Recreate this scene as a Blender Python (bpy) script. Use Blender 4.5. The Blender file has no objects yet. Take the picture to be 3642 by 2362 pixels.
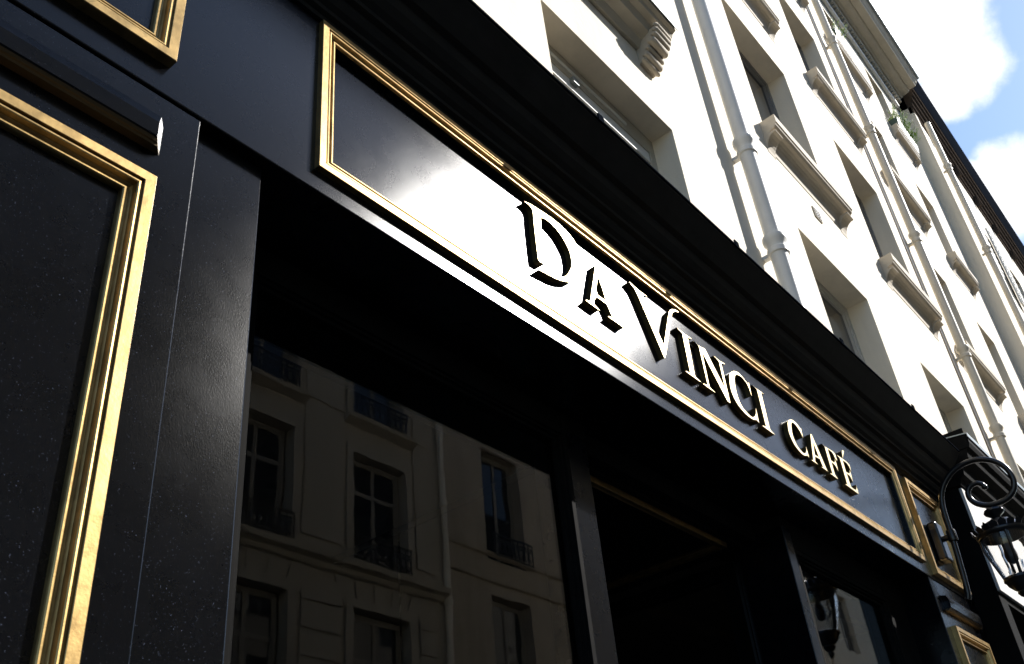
import bpy, bmesh, math, random
from mathutils import Vector, Matrix, noise
random.seed(7)
R = math.radians
scene = bpy.context.scene
COL = scene.collection

# ------------------------------------------------------------------ camera
CAM = Vector((0.0, -1.4, 1.65))
cd = bpy.data.cameras.new('camera'); cam = bpy.data.objects.new('camera', cd); COL.objects.link(cam)
yaw, pitch, roll = R(53.674), R(34.4515), R(-6.2354)
fwd = Vector((math.sin(yaw)*math.cos(pitch), math.cos(yaw)*math.cos(pitch), math.sin(pitch)))
rgt = fwd.cross(Vector((0, 0, 1))).normalized(); upv = rgt.cross(fwd)
c_, s_ = math.cos(roll), math.sin(roll)
ax = c_*rgt + s_*upv; ay = -s_*rgt + c_*upv; az = -fwd
cam.matrix_world = Matrix(((ax.x, ay.x, az.x, CAM.x), (ax.y, ay.y, az.y, CAM.y), (ax.z, ay.z, az.z, CAM.z), (0, 0, 0, 1)))
cd.sensor_width = 36; cd.sensor_fit = 'HORIZONTAL'; cd.lens = 34.213
cd.clip_start = 0.02; cd.clip_end = 600
cd.dof.use_dof = True; cd.dof.focus_distance = 3.0; cd.dof.aperture_fstop = 13
scene.camera = cam
scene.cycles.max_bounces = 7; scene.cycles.diffuse_bounces = 3; scene.cycles.glossy_bounces = 4; scene.cycles.transmission_bounces = 6
scene.cycles.caustics_reflective = False; scene.cycles.caustics_refractive = False
scene.render.resolution_x, scene.render.resolution_y = 1024, 664

# ------------------------------------------------------------------ sun, sky, exposure
SUN_DIR = Vector((1.40, -1.0, 1.33)).normalized()          # from the scene to the sun
sd = bpy.data.lights.new('sun', 'SUN'); so = bpy.data.objects.new('sun', sd); COL.objects.link(so)
sd.energy = 5.0; sd.angle = R(0.5); sd.color = (1.0, 0.965, 0.91)
so.rotation_euler = (-SUN_DIR).to_track_quat('-Z', 'Y').to_euler()
world = bpy.data.worlds.new('World'); scene.world = world; world.use_nodes = True
wn, wl = world.node_tree.nodes, world.node_tree.links
wn.clear(); world.cycles.sampling_method = 'MANUAL'; world.cycles.sample_map_resolution = 512
wout = wn.new('ShaderNodeOutputWorld'); bg = wn.new('ShaderNodeBackground')
sky = wn.new('ShaderNodeTexSky'); sky.sky_type = 'NISHITA'; sky.sun_disc = False
sky.sun_elevation = math.asin(SUN_DIR.z); sky.sun_rotation = math.atan2(SUN_DIR.x, SUN_DIR.y)
sky.air_density = 1.2; sky.dust_density = 0.6; sky.ozone_density = 4.0
bg.inputs['Strength'].default_value = 0.12
tc = wn.new('ShaderNodeTexCoord')
def wnoise(scale, detail, rough, off):
    m = wn.new('ShaderNodeMapping'); m.inputs['Location'].default_value = off
    n = wn.new('ShaderNodeTexNoise'); n.inputs['Scale'].default_value = scale
    n.inputs['Detail'].default_value = detail; n.inputs['Roughness'].default_value = rough
    wl.new(tc.outputs['Generated'], m.inputs['Vector']); wl.new(m.outputs['Vector'], n.inputs['Vector'])
    return n.outputs['Fac']
def wmath(op, a, b, clamp=False):
    n = wn.new('ShaderNodeMath'); n.operation = op; n.use_clamp = clamp
    for i, v in enumerate((a, b)):
        if isinstance(v, (int, float)): n.inputs[i].default_value = v
        else: wl.new(v, n.inputs[i])
    return n.outputs[0]
# scattered fair-weather cumulus: heaps at a handful of places round the sky, ragged by noise
def heap(d, size):
    v = Vector(d).normalized()
    dot = wn.new('ShaderNodeVectorMath'); dot.operation = 'DOT_PRODUCT'
    nrm = wn.new('ShaderNodeVectorMath'); nrm.operation = 'NORMALIZE'
    wl.new(tc.outputs['Generated'], nrm.inputs[0]); wl.new(nrm.outputs[0], dot.inputs[0])
    dot.inputs[1].default_value = v
    mr = wn.new('ShaderNodeMapRange'); mr.inputs['From Min'].default_value = math.cos(size)
    mr.inputs['From Max'].default_value = 1.0
    wl.new(dot.outputs['Value'], mr.inputs['Value'])
    return mr.outputs['Result']
HEAPS = [((0.7264, 0.0282, 0.6867), 0.065), ((0.7063, 0.0404, 0.7068), 0.05), ((0.7532, 0.0165, 0.6576), 0.045), ((0.7601, 0.0402, 0.6485), 0.035), ((0.8149, 0.0239, 0.5791), 0.04), ((0.8308, 0.0349, 0.5554), 0.045), ((0.8109, 0.0492, 0.5831), 0.022), ((0.657, 0.049, 0.7523), 0.08)]
tot = None
for d, sz in HEAPS:
    h = heap(d, sz); tot = h if tot is None else wmath('MAXIMUM', tot, h)
n1 = wnoise(16.0, 10.0, 0.6, (3.1, 1.7, 0.4)); n2 = wnoise(4.0, 3.0, 0.5, (0.3, 5.2, 2.4))
dens = wmath('ADD', wmath('MULTIPLY', tot, 0.75), wmath('MULTIPLY', wmath('SUBTRACT', n1, 0.5), 1.35))
dens = wmath('ADD', dens, wmath('ADD', wmath('MULTIPLY', wmath('SUBTRACT', n2, 0.5), 0.9), 0.07))
mr = wn.new('ShaderNodeMapRange'); mr.interpolation_type = 'SMOOTHSTEP'
mr.inputs['From Min'].default_value = 0.22; mr.inputs['From Max'].default_value = 0.85
wl.new(dens, mr.inputs['Value'])
mix = wn.new('ShaderNodeMix'); mix.data_type = 'RGBA'
wl.new(mr.outputs['Result'], mix.inputs['Factor'])
wl.new(sky.outputs['Color'], mix.inputs['A']); mix.inputs['B'].default_value = (6.6, 6.7, 6.9, 1)
wl.new(mix.outputs['Result'], bg.inputs['Color']); wl.new(bg.outputs[0], wout.inputs['Surface'])
vs = scene.view_settings
vs.view_transform = 'Standard'; vs.look = 'None'; vs.gamma = 1.0; vs.exposure = 0.8; vs.use_curve_mapping = False

# ------------------------------------------------------------------ materials
def mat(name, col, rough=0.6, metal=0.0, spec=0.5, bump=None, var=0.0, vscale=6.0, rvar=0.0, trans=0.0, ior=1.5, coat=0.0, stretch=None, streak=None):
    m = bpy.data.materials.new(name); m.use_nodes = True
    nt = m.node_tree; N, L = nt.nodes, nt.links
    b = N['Principled BSDF']
    b.inputs['Base Color'].default_value = (*col, 1); b.inputs['Roughness'].default_value = rough
    b.inputs['Metallic'].default_value = metal; b.inputs['IOR'].default_value = ior
    b.inputs['Specular IOR Level'].default_value = spec
    b.inputs['Transmission Weight'].default_value = trans; b.inputs['Coat Weight'].default_value = coat
    g = N.new('ShaderNodeNewGeometry')
    def vec(st):
        mp = N.new('ShaderNodeMapping'); mp.inputs['Scale'].default_value = st or (1, 1, 1)
        L.new(g.outputs['Position'], mp.inputs['Vector']); return mp.outputs['Vector']
    def nz(scale, det=5, ro=0.6, st=None):
        n = N.new('ShaderNodeTexNoise'); n.inputs['Scale'].default_value = scale
        n.inputs['Detail'].default_value = det; n.inputs['Roughness'].default_value = ro
        L.new(vec(st), n.inputs['Vector']); return n.outputs['Fac']
    def ramp(src, a, c, lo=0.3, hi=0.7):
        r = N.new('ShaderNodeMapRange'); r.inputs['From Min'].default_value = lo; r.inputs['From Max'].default_value = hi
        r.inputs['To Min'].default_value = a; r.inputs['To Max'].default_value = c
        L.new(src, r.inputs['Value']); return r.outputs['Result']
    if var:
        v = ramp(nz(vscale, 7, 0.65, stretch), 1 - var, 1 + var)
        if streak:
            sv = ramp(nz(streak[0], 5, 0.6, streak[2]), 1 - streak[1], 1.0, 0.35, 0.55)
            mm = N.new('ShaderNodeMath'); mm.operation = 'MULTIPLY'; L.new(v, mm.inputs[0]); L.new(sv, mm.inputs[1]); v = mm.outputs[0]
        s = N.new('ShaderNodeVectorMath'); s.operation = 'SCALE'; s.inputs[0].default_value = col
        L.new(v, s.inputs['Scale']); L.new(s.outputs[0], b.inputs['Base Color'])
    if rvar:
        L.new(ramp(nz(vscale*2.3, 6, 0.6), max(0.02, rough - rvar), rough + rvar), b.inputs['Roughness'])
    if bump:
        prev = None
        for sc, st, dist, *sx in bump:
            bn = N.new('ShaderNodeBump'); bn.inputs['Strength'].default_value = st; bn.inputs['Distance'].default_value = dist
            L.new(nz(sc, 4, 0.6, sx[0] if sx else None), bn.inputs['Height'])
            if prev: L.new(prev, bn.inputs['Normal'])
            prev = bn.outputs['Normal']
        L.new(prev, b.inputs['Normal'])
    return m
M = {}
def lacquer(name, col, rough, bumps, rv=0.02, dust=0.25, haze=0.008):
    """glossy oil paint: diffuse body under a Beckmann gloss coat weighted by Fresnel"""
    m = bpy.data.materials.new(name); m.use_nodes = True
    N, L = m.node_tree.nodes, m.node_tree.links; N.clear()
    out = N.new('ShaderNodeOutputMaterial'); mx = N.new('ShaderNodeMixShader')
    di = N.new('ShaderNodeBsdfDiffuse'); gl = N.new('ShaderNodeBsdfAnisotropic'); gl.distribution = 'BECKMANN'
    gl.inputs['Color'].default_value = (1, 1, 1, 1)
    fr = N.new('ShaderNodeFresnel'); fr.inputs['IOR'].default_value = 1.41
    g = N.new('ShaderNodeNewGeometry')
    def nz(scale, det=5, ro=0.6, st=(1, 1, 1)):
        mp = N.new('ShaderNodeMapping'); mp.inputs['Scale'].default_value = st; L.new(g.outputs['Position'], mp.inputs['Vector'])
        n = N.new('ShaderNodeTexNoise'); n.inputs['Scale'].default_value = scale; n.inputs['Detail'].default_value = det
        n.inputs['Roughness'].default_value = ro; L.new(mp.outputs['Vector'], n.inputs['Vector']); return n.outputs['Fac']
    def rng(src, a, c, lo=0.3, hi=0.7):
        r = N.new('ShaderNodeMapRange'); r.inputs['From Min'].default_value = lo; r.inputs['From Max'].default_value = hi
        r.inputs['To Min'].default_value = a; r.inputs['To Max'].default_value = c; L.new(src, r.inputs['Value']); return r.outputs['Result']
    sc = N.new('ShaderNodeVectorMath'); sc.operation = 'SCALE'; sc.inputs[0].default_value = col
    sp = rng(nz(330, 2, 0.5), 1.0, 24.0, 0.69, 0.74)                     # specks of dust in the paint
    va = rng(nz(4.5, 7, 0.65), 1-dust, 1+dust)
    mu = N.new('ShaderNodeMath'); mu.operation = 'MULTIPLY'; L.new(sp, mu.inputs[0]); L.new(va, mu.inputs[1])
    L.new(mu.outputs[0], sc.inputs['Scale']); L.new(sc.outputs[0], di.inputs['Color'])
    L.new(rng(nz(9, 6), rough-rv, rough+rv), gl.inputs['Roughness'])
    prev = None
    for s, st, dist, *sx in bumps:
        bn = N.new('ShaderNodeBump'); bn.inputs['Strength'].default_value = st; bn.inputs['Distance'].default_value = dist
        L.new(nz(s, 3, 0.55, sx[0] if sx else (1, 1, 1)), bn.inputs['Height'])
        if prev: L.new(prev, bn.inputs['Normal'])
        prev = bn.outputs['Normal']
    g2 = N.new('ShaderNodeBsdfAnisotropic'); g2.distribution = 'BECKMANN'; g2.inputs['Color'].default_value = (1, 1, 1, 1)
    g2.inputs['Roughness'].default_value = 0.5; gm = N.new('ShaderNodeMixShader'); gm.inputs[0].default_value = haze
    for n in (di, gl, fr, g2): L.new(prev, n.inputs['Normal'])
    L.new(gl.outputs[0], gm.inputs[1]); L.new(g2.outputs[0], gm.inputs[2]); gl = gm
    L.new(fr.outputs[0], mx.inputs[0]); L.new(di.outputs[0], mx.inputs[1]); L.new(gl.outputs[0], mx.inputs[2]); L.new(mx.outputs[0], out.inputs['Surface'])
    return m
M['black'] = lacquer('black_gloss_paint', (0.0024, 0.0028, 0.0040), 0.275, [(430, 0.10, 0.0012, (1, 1, 0.45)), (1.3, 0.012, 0.03)], rv=0.006)
M['matte'] = mat('dusty_black_paint', (0.009, 0.0088, 0.0085), 0.7, spec=0.03, var=0.3, vscale=6)
M['cornice_black'] = mat('dusty_black_cornice_paint', (0.024, 0.0235, 0.023), 0.6, spec=0.12, var=0.25, vscale=6, bump=[(50, 0.1, 0.003)])
M['black2'] = lacquer('black_soft_paint', (0.0028, 0.0030, 0.0034), 0.30, [(160, 0.08, 0.002)])
M['gold'] = mat('gold_paint', (0.45, 0.305, 0.125), 0.42, metal=1.0, var=0.08, vscale=22, rvar=0.05, streak=(26, 0.30, (1, 1, 0.5)), bump=[(120, 0.12, 0.002), (25, 0.06, 0.004)])
M['gold_dim'] = mat('shaded_gold_paint', (0.11, 0.075, 0.036), 0.5, metal=0.5, var=0.1, vscale=25)  # gold for the rail cove, its shaded underside darkened in the colour
M['letter'] = mat('brass_letter', (0.78, 0.64, 0.38), 0.42, metal=0.85, var=0.06, vscale=20)
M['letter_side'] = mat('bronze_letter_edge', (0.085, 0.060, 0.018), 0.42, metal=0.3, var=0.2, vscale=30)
M['plaster'] = mat('cream_render', (0.83, 0.755, 0.62), 0.85, var=0.045, vscale=1.6, streak=(3.0, 0.14, (1, 1, 0.10)), bump=[(45, 0.22, 0.006), (6, 0.12, 0.03)])
M['stone'] = mat('cream_stone', (0.52, 0.46, 0.37), 0.85, var=0.12, vscale=5, bump=[(40, 0.3, 0.006)])
M['cornice_stone'] = mat('grey_cream_stone', (0.50, 0.455, 0.37), 0.85, var=0.10, vscale=4, bump=[(30, 0.3, 0.006)])
M['pipe_white'] = mat('off_white_pipe_paint', (0.72, 0.71, 0.68), 0.45, var=0.06, vscale=5, bump=[(20, 0.12, 0.005)])
M['pipe_cream'] = mat('cream_pipe_paint', (0.68, 0.62, 0.51), 0.5, var=0.08, vscale=5, bump=[(20, 0.12, 0.005)])
M['zinc'] = mat('weathered_zinc', (0.30, 0.33, 0.33), 0.42, metal=0.6, var=0.25, vscale=9)
M['slate'] = mat('dark_slate', (0.008, 0.010, 0.014), 1.0, spec=0.0, var=0.25, vscale=3)
M['brown'] = mat('shaded_brown_eave_paint', (0.060, 0.047, 0.038), 1.0, spec=0.0, var=0.15, vscale=5, bump=[(20, 0.2, 0.006)])  # brown made extra dark: shade of the eaves put into the colour
M['frame_white'] = mat('old_white_window_paint', (0.55, 0.53, 0.48), 0.5, var=0.08, vscale=9)
M['frame_grey'] = mat('grey_window_paint', (0.20, 0.20, 0.20), 0.5, var=0.1, vscale=9)
M['opp_frame'] = mat('dull_window_paint', (0.20, 0.185, 0.155), 0.6, var=0.1, vscale=6)
M['blind'] = mat('white_blind', (0.78, 0.77, 0.72), 0.5, var=0.03)
M['pane'] = mat('dark_window_pane', (0.02, 0.024, 0.028), 0.03, spec=0.6, var=0.2, vscale=2)
M['glass'] = mat('clear_glass', (1, 1, 1), 0.0, trans=1.0, ior=1.42, bump=[(1.1, 0.02, 0.02)])
M['iron'] = mat('black_wrought_iron', (0.010, 0.010, 0.011), 0.28, spec=0.5, var=0.2, vscale=20, bump=[(90, 0.15, 0.002)])
M['opp'] = mat('opposite_render', (0.38, 0.345, 0.28), 0.9, var=0.06, vscale=1.2, streak=(2.0, 0.12, (1, 1, 0.15)))
M['opp_stone'] = mat('opposite_limestone', (0.37, 0.32, 0.25), 0.9, var=0.12, vscale=1.4, streak=(2.4, 0.15, (1, 1, 0.2)))
M['curtain'] = mat('pale_net_curtain', (0.5, 0.5, 0.5), 0.9, var=0.2, vscale=14, stretch=(1, 1, 0.1))
M['asphalt'] = mat('asphalt', (0.04, 0.04, 0.042), 0.85, var=0.2, vscale=3, bump=[(80, 0.4, 0.005)])
M['pave'] = mat('granite_paving', (0.12, 0.117, 0.112), 0.8, var=0.12, vscale=2.5)
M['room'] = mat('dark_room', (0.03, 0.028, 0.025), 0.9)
M['white_sign'] = mat('white_fascia_paint', (0.80, 0.78, 0.74), 0.5, var=0.03)
M['green'] = mat('planter_green', (0.02, 0.06, 0.045), 0.4)
M['leaf'] = mat('fresh_leaf', (0.20, 0.32, 0.035), 0.6, var=0.3, vscale=40)
M['petal'] = mat('white_petal', (0.75, 0.75, 0.66), 0.7)
M['cable'] = mat('grey_brown_cable', (0.22, 0.17, 0.12), 0.7)
M['bulb'] = mat('frosted_lamp_tube', (0.45, 0.46, 0.47), 0.3)

# ------------------------------------------------------------------ mesh helpers
class MB:
    def __init__(s): s.v = []; s.f = []
    def add(s, vs, fs):
        o = len(s.v); s.v += [tuple(p) for p in vs]; s.f += [tuple(i + o for i in f) for f in fs]; return s
    def box(s, x0, x1, y0, y1, z0, z1):
        return s.add([(x0,y0,z0),(x1,y0,z0),(x1,y1,z0),(x0,y1,z0),(x0,y0,z1),(x1,y0,z1),(x1,y1,z1),(x0,y1,z1)],
                     [(0,3,2,1),(4,5,6,7),(0,1,5,4),(1,2,6,5),(2,3,7,6),(3,0,4,7)])
    def prism_x(s, prof, x0, x1):                      # closed (y, z) outline swept along x
        n = len(prof)
        vs = [(x0, y, z) for y, z in prof] + [(x1, y, z) for y, z in prof]
        fs = [(i, (i+1) % n, n+(i+1) % n, n+i) for i in range(n)] + [tuple(range(n))[::-1], tuple(range(n, 2*n))]
        return s.add(vs, fs)
    def prism_y(s, prof, y0, y1):                      # closed (x, z) outline swept along y
        n = len(prof)
        vs = [(x, y0, z) for x, z in prof] + [(x, y1, z) for x, z in prof]
        fs = [(i, (i+1) % n, n+(i+1) % n, n+i) for i in range(n)] + [tuple(range(n))[::-1], tuple(range(n, 2*n))]
        return s.add(vs, fs)
    def tube(s, pts, r, seg=12, cap=True):
        pts = [Vector(p) for p in pts]; n = len(pts); rs = r if isinstance(r, (list, tuple)) else [r]*n
        vs = []; fs = []; prev = None
        for i, p in enumerate(pts):
            t = (pts[min(i+1, n-1)] - pts[max(i-1, 0)]).normalized()
            u = (prev - t*prev.dot(t)) if prev is not None else t.orthogonal()
            u.normalize(); prev = u; w = t.cross(u)
            for k in range(seg):
                a = 2*math.pi*k/seg; vs.append(p + (u*math.cos(a) + w*math.sin(a))*rs[i])
        for i in range(n-1):
            for k in range(seg):
                fs.append((i*seg+k, i*seg+(k+1) % seg, (i+1)*seg+(k+1) % seg, (i+1)*seg+k))
        if cap: fs += [tuple(range(seg))[::-1], tuple(range((n-1)*seg, n*seg))]
        return s.add(vs, fs)
    def lathe(s, prof, cx, cy, seg=24, a0=0.0, a1=2*math.pi):  # (r, z) outline about a vertical axis
        full = abs(a1 - a0 - 2*math.pi) < 1e-6; m = seg if full else seg+1; n = len(prof)
        vs = [(cx + r*math.cos(a0+(a1-a0)*k/seg), cy + r*math.sin(a0+(a1-a0)*k/seg), z) for r, z in prof for k in range(m)]
        fs = []
        for i in range(n-1):
            for k in range(seg):
                k2 = (k+1) % m; fs.append((i*m+k, i*m+k2, (i+1)*m+k2, (i+1)*m+k))
        return s.add(vs, fs)
def link(name, mb, m, parent=None, smooth=False, bevel=0.0, wn_=False):
    me = bpy.data.meshes.new(name); me.from_pydata(mb.v, [], mb.f); me.update()
    bm = bmesh.new(); bm.from_mesh(me); bmesh.ops.remove_doubles(bm, verts=bm.verts, dist=1e-6)
    bmesh.ops.recalc_face_normals(bm, faces=bm.faces); bm.to_mesh(me); bm.free()
    if smooth:
        me.polygons.foreach_set('use_smooth', [True]*len(me.polygons))
        me.set_sharp_from_angle(angle=R(40))
    o = bpy.data.objects.new(name, me); me.materials.append(M[m] if isinstance(m, str) else m)
    COL.objects.link(o)
    if parent is not None: o.parent = parent
    if bevel:
        b = o.modifiers.new('bevel', 'BEVEL'); b.width = bevel; b.segments = 2; b.limit_method = 'ANGLE'; b.angle_limit = R(40)
    return o
def tag(o, label=None, cat=None, group=None, kind=None):
    for k, v in (('label', label), ('category', cat), ('group', group), ('kind', kind)):
        if v: o[k] = v
    return o
def thing(name, label, cat, loc=(0, 0, 0), group=None):
    o = bpy.data.objects.new(name, None); COL.objects.link(o); o.location = loc; o.empty_display_size = 0.1
    bpy.context.view_layer.update()
    return tag(o, label, cat, group)
ROOTS = []
def root(name, label, cat, group=None):                # an Empty at the origin of the mesh coordinates
    return thing(name, label, cat, (0, 0, 0), group)
def box(name, m, parent, *a, bevel=0.0): return link(name, MB().box(*a), m, parent, bevel=bevel)
# a mitred picture-frame moulding on a wall that faces -y; profile = [(inset, projection)]
PROF = [(0, 0), (0, .026), (.0015, .028), (.0195, .028), (.0205, .027), (.0205, .0205), (.0225, .0200), (.0235, .0225), (.0255, .0245),
        (.0280, .0248), (.0300, .0232), (.0305, .0205), (.0325, .0120), (.0360, .0065), (.0405, .0050), (.0415, .0110), (.0440, .0140), (.0465, .0140),
        (.0485, .0120), (.0495, .0080), (.0500, 0)]
def moulding_frame(parent, x0, x1, z0, z1, y0, k=1.0, m='gold', name='moulding', kp=None):
    kp = kp or k
    sides = {'l': lambda u: ((x0+u, z0+u), (x0+u, z1-u)), 'r': lambda u: ((x1-u, z0+u), (x1-u, z1-u)),
             't': lambda u: ((x0+u, z1-u), (x1-u, z1-u)), 'b': lambda u: ((x0+u, z0+u), (x1-u, z0+u))}
    out = []
    for s in 'lrtb':
        mb = MB(); vs = []; n = len(PROF)
        for u, p in PROF:
            a, b = sides[s](u*k); vs += [(a[0], y0-p*kp, a[1]), (b[0], y0-p*kp, b[1])]
        fs = [(2*i, 2*i+1, 2*((i+1) % n)+1, 2*((i+1) % n)) for i in range(n)] + [tuple(range(0, 2*n, 2)), tuple(range(1, 2*n, 2))]
        mb.add(vs, fs); out.append(link(name, mb, m, parent))
    return out
# a wall sheet with rectangular openings and their reveals; sgn=+1: faces -y, reveals go to +y
def wall_with_openings(x0, x1, z0, z1, y, ops, depth, sgn=1, top=True):
    xs = sorted({x0, x1, *[v for o in ops for v in o[:2]]}); zs = sorted({z0, z1, *[v for o in ops for v in o[2:4]]})
    xs = [v for v in xs if x0 <= v <= x1]; zs = [v for v in zs if z0 <= v <= z1]
    mb = MB(); idx = {}
    def vid(i, k):
        if (i, k) not in idx: idx[i, k] = len(mb.v); mb.v.append((xs[i], y, zs[k]))
        return idx[i, k]
    for i in range(len(xs)-1):
        for k in range(len(zs)-1):
            cx, cz = (xs[i]+xs[i+1])/2, (zs[k]+zs[k+1])/2
            if any(o[0] < cx < o[1] and o[2] < cz < o[3] for o in ops): continue
            mb.f.append((vid(i, k), vid(i+1, k), vid(i+1, k+1), vid(i, k+1)))
    y2 = y + sgn*depth
    for a, b, c, d in [o[:4] for o in ops]:
        n = len(mb.v)
        mb.v += [(a, y, c), (b, y, c), (b, y, d), (a, y, d), (a, y2, c), (b, y2, c), (b, y2, d), (a, y2, d)]
        mb.f += [(n, n+1, n+5, n+4), (n+1, n+2, n+6, n+5), (n+2, n+3, n+7, n+6), (n+3, n, n+4, n+7)]
    y3 = y + sgn*(depth+0.25)
    n = len(mb.v)                                       # ends, top and back of the wall
    mb.v += [(x0, y, z0), (x1, y, z0), (x1, y, z1), (x0, y, z1), (x0, y3, z0), (x1, y3, z0), (x1, y3, z1), (x0, y3, z1)]
    mb.f += [(n, n+3, n+7, n+4), (n+1, n+2, n+6, n+5), (n+2, n+3, n+7, n+6), (n+4, n+5, n+6, n+7)]
    return mb

# ================================================================== the setting: street
tag(link('street', MB().box(-60, 160, -8.2, -2.6, -0.2, 0.0), 'asphalt'), 'grey asphalt roadway between the two rows of buildings', kind='structure')
tag(link('ground', MB().box(-300, 400, -300, 300, -1.2, -0.3), 'asphalt'), 'dark ground beneath the street', kind='structure')
tag(link('pavement', MB().box(-60, 160, -2.6, 1.4, -0.25, 0.13), 'pave', bevel=0.02), 'granite pavement in front of the cafe', kind='structure')
tag(link('pavement', MB().box(-60, 160, -10.4, -8.2, -0.25, 0.13), 'pave', bevel=0.02), 'granite pavement on the far side of the street', kind='structure')

# ================================================================== the house above the cafe
YW = 0.2
XEND = 14.95
house = root('apartment_house', 'cream rendered apartment house with deep windows rising above the cafe', 'building')
ops = []
COLS = [(2.73, 4.00), (5.92, 7.24), (8.35, 9.55), (10.55, 11.76), (12.95, 13.76)]
ROWS = {0: [(4.1, 5.84), (6.62, 8.7), (9.5, 11.6), (12.5, 14.1)], 1: [(4.1, 6.24), (7.29, 9.07), (9.95, 11.75), (12.62, 14.1)],
        2: [(4.1, 6.10), (7.25, 8.97), (9.95, 11.70), (12.62, 14.1)], 3: [(4.1, 6.05), (7.25, 8.83), (9.95, 11.55), (12.60, 14.1)],
        4: [(4.1, 6.0), (7.25, 8.80), (9.92, 11.42), (12.55, 14.1)]}
DEP = 0.235
for ci, (a, b) in enumerate(COLS):
    for (c, d) in ROWS[ci]: ops.append((a, b, c, d))
link('wall', wall_with_openings(-4.0, XEND, 3.9, 14.75, YW, ops, DEP), 'plaster', house)
def small_window(parent, a, b, c, d, y, fm='frame_white', sgn=1, curtain=None, w=0.055, transom=None, pm='pane'):
    y1 = y + sgn*0.05
    ya, yb = min(y, y1), max(y, y1)
    mb = MB().box(a, a+w, ya, yb, c, d).box(b-w, b, ya, yb, c, d).box(a+w, b-w, ya, yb, d-w, d).box(a+w, b-w, ya, yb, c, c+w)
    win = link('window', mb, fm, parent)
    m = (a+b)/2; i0 = y + sgn*0.012; i1 = y + sgn*0.046; ia, ib = min(i0, i1), max(i0, i1)
    rows = [(c+w, d-w)] if not transom else [(c+w, transom), (transom, d-w)]
    for (za, zb) in rows:
        for (xa, xb) in ((a+w, m), (m, b-w)):
            t = 0.042
            sm = MB().box(xa, xa+t, ia, ib, za, zb).box(xb-t, xb, ia, ib, za, zb).box(xa+t, xb-t, ia, ib, zb-t, zb).box(xa+t, xb-t, ia, ib, za, za+t)
            link('sash', sm, fm, win)
            p0 = y + sgn*0.030; p1 = y + sgn*0.036
            link('pane', MB().box(xa+t, xb-t, min(p0, p1), max(p0, p1), za+t, zb-t), pm, win)
    return win
for ci, (a, b) in enumerate(COLS):
    for ri, (c, d) in enumerate(ROWS[ci]):
        if ci == 0 and ri == 0: continue
        small_window(house, a, b, c, d, YW+DEP-0.05, 'frame_grey' if ri else 'frame_white')
# the wide first-floor window by the sign: roller box, white blind and a frame with a vent slot
a, b, c, d = 2.73, 4.0, 4.1, 5.84
w0 = link('window', MB().box(a, b, .345, .40, d-.13, d).box(a, a+.06, .345, .40, c, d-.13).box(b-.06, b, .345, .40, c, d-.13), 'cornice_stone', house)
link('vent_slot', MB().box(a+.18, b-.30, .336, .350, d-.085, d-.062), 'blind', w0, bevel=.006)
link('blind_box', MB().box(a+.06, b-.06, .352, .40, d-.21, d-.13), 'blind', w0, bevel=.004)
link('sash', MB().box(a+.06, b-.06, .37, .395, d-.26, d-.21), 'frame_white', w0)
link('pane', MB().box(a+.06, b-.06, .378, .384, c, d-.26), 'pane', w0)
link('bracket', MB().box(a+.42, a+.47, .325, .36, d-.17, d-.13), 'zinc', w0)

def sill(a, b, z, pr=0.12):
    cove = [(YW+.02, z), (YW-pr, z+.008), (YW-pr, z-.075), (YW-pr+.008, z-.082), (YW-pr+.012, z-.10)]
    for t in range(0, 7):
        q = R(15*t); cove.append((YW-.10+.095*math.sin(q)*1.0, z-.12-.17*(1-math.cos(q))))
    cove += [(YW+.02, z-.30)]
    s = link('window_sill', MB().prism_x(cove, a-.09, b+.09), 'stone', house)
    br = [(YW+.02, z-.155), (YW-.108, z-.155)]
    for t in range(0, 7):
        q = R(15*t); br.append((YW-.108+.105*math.sin(q), z-.17-.16*(1-math.cos(q))))
    br += [(YW+.02, z-.335)]
    for x0 in (a-.105, b-.035):
        link('bracket', MB().prism_x(br, x0, x0+.14), 'stone', s, bevel=.006)
    return s
for ci in range(1, 5):
    for ri in (1, 2, 3):
        a, b = COLS[ci]; sill(a, b, ROWS[ci][ri][0], 0.13 if ri < 3 else 0.12)
# the ornate sill above the first window: stepped slab, zinc flashing, scrolled console
zt = 6.62
pf = [(YW+.02, zt), (-.004, zt-.03), (-.004, zt-.085), (.02, zt-.10), (.03, zt-.125), (.07, zt-.135), (.09, zt-.19), (.15, zt-.215), (.175, zt-.27), (YW+.02, zt-.27)]
s0 = link('window_sill', MB().prism_x(pf, 2.6, 3.955), 'cornice_stone', house)
link('flashing', MB().prism_x([(YW+.02, zt+.012), (-.016, zt-.024), (-.016, zt-.072), (-.010, zt-.072), (-.010, zt-.028), (YW+.02, zt+.004)], 2.58, 3.975), 'zinc', s0)
for x0 in (2.66, 3.76):
    mb = MB().prism_x([(YW+.02, zt-.20), (.035, zt-.16), (.03, zt-.20), (.055, zt-.25), (.10, zt-.28), (.13, zt-.34), (.15, zt-.385), (YW+.02, zt-.40)], x0, x0+.16)
    cns = link('console', mb, 'stone', s0, bevel=.008)
    for (yy, zz, rr) in ((.040, zt-.168, .020), (.050, zt-.200, .022), (.062, zt-.232, .020), (.090, zt-.268, .030), (.122, zt-.312, .018), (.146, zt-.352, .026), (.165, zt-.385, .018)):
        link('scroll', MB().tube([(x0-.012, yy, zz), (x0+.006, yy, zz), (x0+.154, yy, zz), (x0+.172, yy, zz)], [rr*.55, rr, rr, rr*.55], 14), 'stone', cns, smooth=True)
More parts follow.
